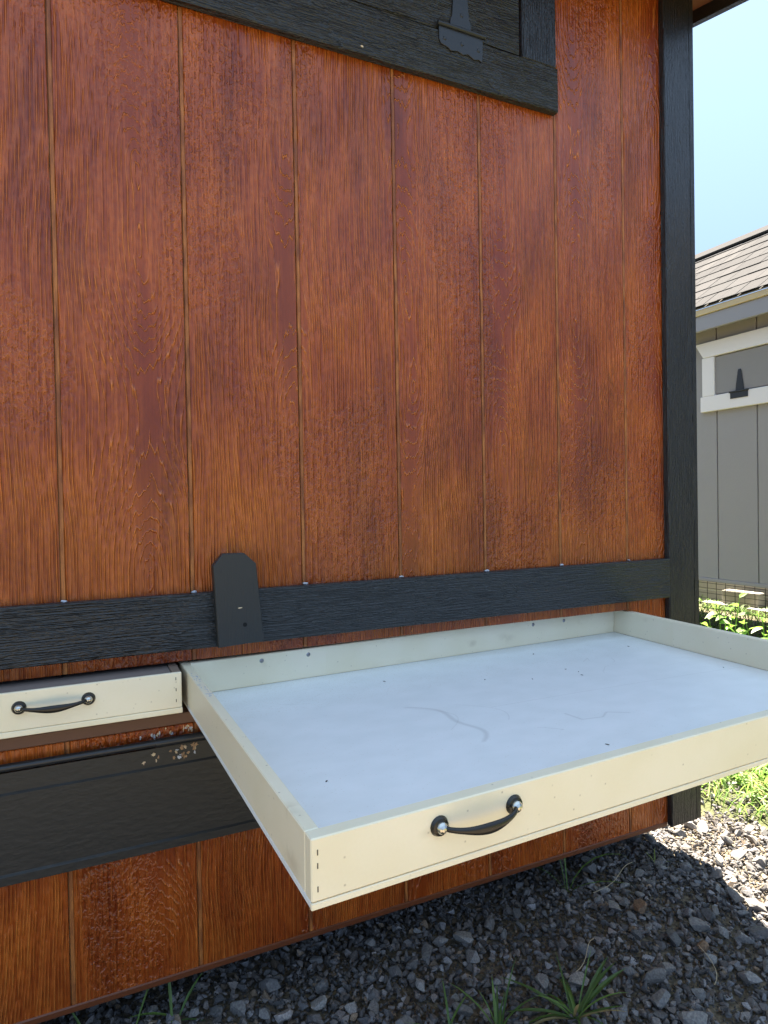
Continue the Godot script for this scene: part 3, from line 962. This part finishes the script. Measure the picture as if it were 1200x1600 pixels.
func ground_y(x: float, z: float) -> float:
	return GROUND - 0.012 + 0.010 * sin(x * 5.1 + 1.0) * cos(z * 4.3) + 0.006 * sin(x * 13.0 + z * 9.0)

func is_lawn(x: float, z: float) -> float:
	if x > 2.8 and x < 5.2 and z > -3.6 and z < 1.3:
		return 0.0
	var e := 1.62 + 0.10 * sin(z * 3.1) + 0.06 * sin(z * 9.7 + 1.0)
	return clampf((x - e) * 6.0, 0.0, 1.0) if z > -2.4 and z < 5.0 and x > -3.0 else (1.0 if x < 5.0 or x > 0 else 1.0)

func ground() -> void:
	var xs := []
	for v in [-400.0, -150.0, -60.0, -25.0, -12.0, -7.0, -4.5, -3.0, -2.2]:
		xs.append(v)
	var t := -1.7
	while t < 3.4:
		xs.append(t)
		t += 0.06
	for v in [3.8, 4.4, 5.2, 6.5, 9.0, 14.0, 25.0, 60.0, 150.0, 400.0]:
		xs.append(v)
	var st := start()
	for i in xs.size():
		for j in xs.size():
			var x: float = xs[i]
			var z: float = xs[j]
			var near := absf(x) < 4.0 and absf(z) < 4.0
			var g := is_lawn(x, z)
			st.set_color(Color(0.235, 0.200, 0.152).lerp(Color(0.085, 0.105, 0.038), g))
			st.set_normal(Vector3.UP)
			st.add_vertex(Vector3(x, ground_y(x, z) if near else GROUND - 0.012, z))
	var n := xs.size()
	for i in n - 1:
		for j in n - 1:
			var a := i * n + j
			for k in [a, a + n, a + n + 1, a, a + n + 1, a + 1]:
				st.add_index(k)
	st.generate_normals()
	var o := put("ground", st.commit(), M.ground)
	o.set_meta("kind", "structure")
	o.set_meta("label", "gravel yard round the coop running out to lawn")

func gravel() -> void:
	var rocks := []
	for i in 10:
		rocks.append(rock(100 + i))
	# stones one can pick out singly
	var stones := []
	var taken := []
	var count := 0
	var tries := 0
	while count < 270 and tries < 9000:
		tries += 1
		var x := rng.randf_range(-0.12, 1.75)
		var z := rng.randf_range(-0.22, 0.62)
		if z < -0.02 and x < 1.30 and z < -0.10:
			continue
		if x > 1.6 - 0.2 * z and z < -0.05:
			continue
		if z > 0.30 + 0.30 * x:
			continue
		var s := 0.022 + 0.026 * pow(rng.randf(), 1.8)
		var ok := true
		for q in taken:
			if Vector2(q.x - x, q.y - z).length() < (q.z + s) * 0.46:
				ok = false
				break
		if not ok:
			continue
		taken.append(Vector3(x, z, s))
		var sunny := x > 1.445 - 0.466 * maxf(z, 0.0)
		var tone := [0, 1, 2, 3, 4, 0, 1, 4, 3, 5][rng.randi_range(0, 9)] as int
		var tw: String = ["slate grey", "mid grey", "charcoal grey", "light grey", "brownish grey", "pale grey"][tone]
		var place := "close under the coop wall"
		if sunny:
			place = "in sunlit gravel right of the coop"
		elif x > 1.40 - 0.466 * z:
			place = "on the edge of the shadow"
		elif Vector2(x - 0.815, z - 0.262).length() < 0.16:
			place = "beside the largest grass tuft"
		elif Vector2(x - 0.66, z - 0.215).length() < 0.13:
			place = "beside the upright grass tuft"
		elif z > 0.06 and x > 0.95:
			place = "in shade right of the grass tufts"
		elif z > 0.06:
			place = "in shade left of the grass tufts"
		elif x > 0.9:
			place = "under the right end of the wall"
		var kind := rng.randi_range(0, 9)
		var o := put("gravel_stone", rocks[kind], M["stone%d" % tone])
		o.position = Vector3(x, ground_y(x, z) + 0.010 + s * 0.16, z)
		o.rotation = Vector3(rng.randf_range(-0.5, 0.5), rng.randf() * TAU, rng.randf_range(-0.5, 0.5))
		o.scale = Vector3.ONE * s * rng.randf_range(0.95, 1.1)
		var size := "large " if s > 0.036 else ("small " if s < 0.026 else "")
		var ab: AABB = rocks[kind].get_aabb()
		var shape := "flat" if ab.size.y < 0.62 * minf(ab.size.x, ab.size.z) else ("long" if ab.size.x > 1.45 * ab.size.z else "blocky")
		stones.append([x, o, "%s%s %s stone %s" % [size, tw, shape, place]])
		count += 1
	stones.sort_custom(func(p, q): return p[0] < q[0])
	var same := {}
	for q in stones:
		same[q[2]] = same.get(q[2], 0) + 1
	var seen := {}
	var nth := ["leftmost", "second from left", "third from left", "fourth from left", "fifth from left", "sixth from left", "seventh from left", "eighth from left"]
	for q in stones:
		var n: int = same[q[2]]
		var k: int = seen.get(q[2], 0)
		seen[q[2]] = k + 1
		var text: String = q[2]
		if n > 1:
			text += ", " + ("rightmost" if k == n - 1 else nth[mini(k, 7)]) + (" of two" if n == 2 else "")
		tag(q[1], text, "stone", "loose gravel stones round the coop")
	for q in [[1.156, 0.248, 0.036, "tan", "tan brown angular stone, the brownest one, in the shaded gravel"], [1.147, 0.10, 0.040, "tan", "tan stone beside grey ones near the middle of the shadow"], [0.342, 0.045, 0.034, "pale", "pale whitish stone at the foot of the coop wall, bottom left"]]:
		var o := put("gravel_stone", rocks[3 if q[1] > 0.2 else 6], M["stone_" + q[3]])
		o.position = Vector3(q[0], ground_y(q[0], q[1]) + 0.022, q[1])
		o.rotation = Vector3(0.2, q[0] * 9.0, 0.1)
		o.scale = Vector3.ONE * q[2]
		tag(o, q[4], "stone", "loose gravel stones round the coop")
	# all the rest
	for layer in 3:
		var n: int = [5600, 26000, 52000][layer]
		var mm := MultiMesh.new()
		mm.transform_format = MultiMesh.TRANSFORM_3D
		mm.use_colors = true
		mm.mesh = rocks[[2, 5, 8][layer]]
		mm.instance_count = n
		for i in n:
			var near := i % 3 != 0
			var x := rng.randf_range(-0.35, 1.95) if near else rng.randf_range(-1.6, 2.1)
			var z := rng.randf_range(-0.45, 0.75) if near else rng.randf_range(-1.9, 2.6)
			var s: float = [rng.randf_range(0.012, 0.028), rng.randf_range(0.006, 0.017), rng.randf_range(0.003, 0.007)][layer]
			var lift: float = [0.004, 0.005, 0.0035][layer]
			if is_lawn(x, z) > 0.7 and rng.randf() > 0.25:
				x -= 0.5
			var b := Basis.from_euler(Vector3(rng.randf() * TAU, rng.randf() * TAU, rng.randf() * TAU)).scaled(Vector3(s, s * 0.85, s) * rng.randf_range(0.8, 1.3))
			mm.set_instance_transform(i, Transform3D(b, Vector3(x, ground_y(x, z) + lift + rng.randf() * 0.006, z)))
			var v: float = [0.12, 0.085, 0.045][layer] + [0.28, 0.20, 0.11][layer] * pow(rng.randf(), 1.8)
			var warm := rng.randf_range(0.0, 0.15)
			if rng.randf() < 0.06:
				warm = 0.35
			mm.set_instance_color(i, Color(v * (1.0 + warm), v, v * (1.02 - warm)))
		var g := MultiMeshInstance3D.new()
		g.name = numbered("gravel")
		g.multimesh = mm
		g.material_override = M.gravel
		add_child(g)
		g.set_meta("kind", "stuff")
		tag(g, ["crushed grey gravel spread round the coop", "smaller gravel chips between the stones", "fine grit and dirt between the gravel chips"][layer], "gravel")

func tuft(at: Vector2, blades: Array, label: String) -> void:
	var t := thing("grass_tuft", label, "grass", Vector3(at.x, ground_y(at.x, at.y) + 0.004, at.y), "grass tufts growing in the gravel")
	for b in blades:
		# length, width, heading, rise, bend, tone
		var o := put("blade", blade(b[0], b[1], b[3], b[4], rng.randf_range(-0.5, 0.5)), M["blade%d" % b[5]], t)
		o.rotation.y = b[2]
		o.position = Vector3(rng.randf_range(-0.006, 0.006), 0, rng.randf_range(-0.006, 0.006))

func grasses() -> void:
	var big := []
	for i in 26:
		big.append([rng.randf_range(0.05, 0.135), rng.randf_range(0.0035, 0.0075), rng.randf() * TAU, rng.randf_range(0.15, 0.95), rng.randf_range(0.2, 1.6), [0, 0, 2, 1, 2, 4][rng.randi_range(0, 5)]])
	for h in [0.1, 0.45, 0.25, 2.3, 2.9]:
		big.append([0.145, 0.011, h, 0.50, 0.55, 2])
	tuft(Vector2(0.815, 0.262), big, "largest grass tuft, spreading flat in the shaded gravel near the bottom edge")
	var b2 := []
	for i in 9:
		b2.append([rng.randf_range(0.07, 0.14), rng.randf_range(0.004, 0.008), rng.randf() * TAU, rng.randf_range(0.8, 1.4), rng.randf_range(0.2, 0.8), [0, 2, 1][rng.randi_range(0, 2)]])
	tuft(Vector2(0.675, 0.225), b2, "upright narrow grass tuft just left of the largest tuft, at the bottom edge")
	tuft(Vector2(1.050, -0.035), [[0.24, 0.0055, 1.2, 1.35, 0.25, 0], [0.17, 0.005, 2.0, 1.4, 0.2, 2], [0.20, 0.006, -0.25, 1.15, 1.9, 1], [0.16, 0.005, -0.7, 0.6, 0.9, 1], [0.10, 0.004, 2.6, 1.0, 0.8, 0]], "tall thin grass tuft against the coop base below the tray")
	tuft(Vector2(0.160, -0.030), [[0.10, 0.007, 1.6, 1.25, 0.4, 1], [0.09, 0.006, 3.0, 0.6, 0.8, 1], [0.085, 0.007, 0.4, 1.1, 0.6, 0], [0.06, 0.006, -0.4, 0.3, 0.7, 2]], "small bright grass sprig at the foot of the wall, bottom left")
	tuft(Vector2(0.085, -0.035), [[0.135, 0.006, 0.5, 1.2, 0.35, 1]], "single grass blade leaning right against the wall, bottom left")
	tuft(Vector2(0.03, -0.03), [[0.12, 0.005, 2.6, 1.15, 0.3, 0]], "single grass blade leaning left, nearest the bottom left corner")
	tuft(Vector2(1.32, -0.02), [[0.05, 0.005, 0.8, 0.9, 0.8, 3], [0.045, 0.004, 2.2, 1.1, 0.6, 3], [0.04, 0.004, -0.6, 0.7, 0.6, 1]], "tiny grass sprout below the coop's black corner board")
	var b4 := []
	for i in 7:
		b4.append([rng.randf_range(0.05, 0.10), 0.005, rng.randf() * TAU, rng.randf_range(0.4, 1.2), 0.8, 0])
	tuft(Vector2(0.585, 0.200), b4, "short grass tuft at the bottom edge, left of the upright one")
	# the sunlit grass beyond the corner
	var where := ["hard against the black corner board", "second out from the corner board", "nearest the gravel, below the tray's end", "just behind the one touching the corner board", "at the picture's edge, just under the tray", "spilling furthest over the sunlit gravel", "in the middle of the sunlit patch", "the largest, right of the patch's middle", "lowest at the right edge of the picture", "deepest behind the tray's end"]
	for i in 10:
		var bl := []
		for k in 30:
			bl.append([rng.randf_range(0.07, 0.20), rng.randf_range(0.005, 0.012), rng.randf() * TAU, rng.randf_range(0.15, 1.0), rng.randf_range(0.4, 1.6), [0, 1, 1, 3, 2, 4][rng.randi_range(0, 5)]])
		var px := 1.70 + 0.30 * rng.randf() + 0.05 * i * 0.6
		var pz := -0.42 + 0.47 * float(i) / 9.0 + rng.randf_range(-0.05, 0.05)
		var t := thing("grass_clump", "sunlit grass clump, %s" % where[i], "grass", Vector3(px, ground_y(px, pz), pz), "sunlit grass clumps right of the coop")
		for b in bl:
			var o := put("blade", blade(b[0], b[1], b[3], b[4], rng.randf_range(-0.6, 0.6)), M["blade%d" % b[5]], t)
			o.rotation.y = b[2]
			o.position = Vector3(rng.randf_range(-0.06, 0.06), 0, rng.randf_range(-0.06, 0.06))
	# lawn further off
	var mm := MultiMesh.new()
	mm.transform_format = MultiMesh.TRANSFORM_3D
	mm.mesh = blade(0.10, 0.007, 1.1, 0.9, 0.3, 4)
	mm.instance_count = 16000
	for i in mm.instance_count:
		var x := rng.randf_range(1.75, 4.9)
		var z := rng.randf_range(-3.2, 2.6)
		mm.set_instance_transform(i, Transform3D(Basis.from_euler(Vector3(0, rng.randf() * TAU, 0)).scaled(Vector3.ONE * rng.randf_range(0.5, 1.3)), Vector3(x, ground_y(x, z), z)))
	var g := MultiMeshInstance3D.new()
	g.name = "grass"
	g.multimesh = mm
	g.material_override = M.blade1
	add_child(g)
	g.set_meta("kind", "stuff")
	tag(g, "short sunlit lawn grass between the two coops", "grass")
	# dry stalks on the gravel
	for q in [[Vector3(1.095, 0, 0.325), 0.9, 0.085, 0.45, "pale dry stalk standing over the gravel, nearest the right edge"], [Vector3(0.86, 0, 0.19), 0.35, 0.12, 0.25, "curved tan dry stalk lying beside the largest grass tuft"], [Vector3(1.08, 0, 0.02), 0.2, 0.17, 0.12, "long thin dry stalk arching near the foot of the coop"]]:
		var pts := []
		var rad := []
		for i in 9:
			var t := i / 8.0
			pts.append(Vector3(cos(q[1]) * t * q[2], 0.004 + sin(PI * t * 0.8) * q[3] * q[2] * 0.5, -sin(q[1]) * t * q[2] + 0.012 * sin(t * 5.0)))
			rad.append(Vector2(0.0008, 0.0008))
		var o := put("dry_stalk", sweep(pts, rad, Vector3(0.1, 0.3, 1).normalized(), 6), M.straw, self, q[0] + Vector3(0, ground_y(q[0].x, q[0].z) + 0.016, 0))
		tag(o, q[4], "stalk")

func weeds() -> void:
	var spots := [[2.30, -0.70, 0.40, "nearest the black corner board"], [2.33, -0.60, 0.50, "with the tallest stem, against the wire"], [2.28, -0.50, 0.45, "in the middle of the patch"], [2.36, -0.43, 0.46, "second from the right of the patch"], [2.27, -0.34, 0.45, "at the right edge of the picture"]]
	for s in spots:
		var t := thing("weed", "leafy sunlit green weed before the grey coop's wire, %s" % s[3], "weed", Vector3(s[0], ground_y(s[0], s[1]), s[1]), "leafy weeds before the grey coop")
		for k in 7:
			var an := rng.randf() * TAU
			var out := rng.randf_range(0.01, 0.13)
			var top := Vector3(cos(an) * out, s[2] * rng.randf_range(0.75, 1.06) if k > 0 else s[2], sin(an) * out)
			put("stem", sweep([Vector3.ZERO, top * 0.5 + Vector3(0, 0.03, 0), top], [Vector2(0.003, 0.003), Vector2(0.0025, 0.0025), Vector2(0.0012, 0.0012)], Vector3(0.2, 0.1, 1).normalized(), 6), M.weed1, t)
			for j in 9:
				var f := 1.0 - 0.085 * j
				var p := top * f + Vector3(0, 0.12 * f * (1.0 - f), 0)
				var o := put("leaf", leaf(rng.randf_range(0.025, 0.062), rng.randf_range(0.015, 0.034), rng.randf_range(0.1, 0.7), 5), M.weed if rng.randf() < 0.5 else M.weed1, t, p, Vector3(rng.randf_range(-0.5, 0.5), j * 2.4 + rng.randf(), rng.randf_range(-0.2, 0.6)))

func lumber() -> void:
	# weathered boards lying in the sun past the end of the grey coop
	var spots := [[4.86, -0.625, -2.36, 0.30, "topmost weathered board of the pile behind the wire, its top in the sun"], [4.80, -0.735, -2.55, 0.22, "pale board low behind the wire, at the left of the pile"], [4.80, -0.735, -2.12, 0.26, "pale board low behind the wire, at the right of the pile"]]
	for s in spots:
		var o := put("plank", box(Vector3(-0.05, -0.11, -s[3] * 0.5), Vector3(0.05, 0, s[3] * 0.5), 0.004, 3), M.weathered, self, Vector3(s[0], s[1], s[2]), Vector3(0, 0.08, 0))
		tag(o, s[4], "board", "weathered boards piled behind the wire")
	var f := thing("board_screen", "low weathered grey board screen standing behind the pile of boards", "screen", Vector3(5.0, -0.80, -2.2))
	for i in 5:
		put("board", box(Vector3(-0.012, 0.02 + i * 0.112, -1.2), Vector3(0.012, 0.128 + i * 0.112, 0.9), 0.003, 3), M.weathered, f)

func _ready() -> void:
	rng.seed = 20240611
	# --- camera
	var cam := Camera3D.new()
	cam.name = "camera"
	add_child(cam)
	cam.position = Vector3(0.0338, 0.152, 1.1662)
	cam.rotation = Vector3(-0.0155, -0.4341, -0.0181)
	cam.fov = 76.72
	cam.near = 0.02
	cam.far = 900.0
	cam.current = true
	# --- sky, exposure
	var we := WorldEnvironment.new()
	we.name = "world"
	var e := Environment.new()
	e.background_mode = Environment.BG_SKY
	var sky := Sky.new()
	var sm := ProceduralSkyMaterial.new()
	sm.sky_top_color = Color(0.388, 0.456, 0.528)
	sm.sky_horizon_color = Color(0.246, 0.300, 0.395)
	sm.sky_curve = 0.55
	sm.ground_bottom_color = Color(0.22, 0.21, 0.18)
	sm.ground_horizon_color = Color(0.33, 0.35, 0.34)
	sm.sun_angle_max = 18.0
	sm.sun_curve = 0.10
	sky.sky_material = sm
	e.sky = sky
	e.tonemap_mode = Environment.TONE_MAPPER_LINEAR
	e.tonemap_exposure = 8.1
	e.sdfgi_enabled = true
	e.ssao_enabled = true
	e.ssil_enabled = true
	we.environment = e
	add_child(we)
	# --- sun: behind the coop, high, a little to the right
	var sun := DirectionalLight3D.new()
	sun.name = "sun"
	sun.light_color = Color(1.0, 0.95, 0.87)
	sun.light_energy = 1.6
	sun.light_angular_distance = 0.5
	sun.shadow_enabled = true
	add_child(sun)
	sun.rotation = Vector3(deg_to_rad(-65.0), PI - deg_to_rad(25.0), 0)
	# --- the place
	make_materials()
	M.siding_plain = mat(Color(0.15, 0.043, 0.014), 0.5)
	M.siding_plain.albedo_texture = M.cream.albedo_texture
	M.worn = mat(Color(0.52, 0.52, 0.52), 0.7)
	M.raw = mat(Color(0.22, 0.155, 0.11), 0.8)
	M.shaded_fill = mat(Color(0.21, 0.165, 0.14), 0.9)
	wire_mesh_v = box(Vector3(-0.0011, -0.50, -0.0011), Vector3(0.0011, 0.0, 0.0011), 0.0004)
	wire_mesh_h = box(Vector3(-0.0011, -0.0011, 0.0), Vector3(0.0011, 0.0011, 4.24), 0.0004)
	ground()
	near_coop()
	grey_coop()
	trays()
	gravel()
	grasses()
	weeds()
	lumber()
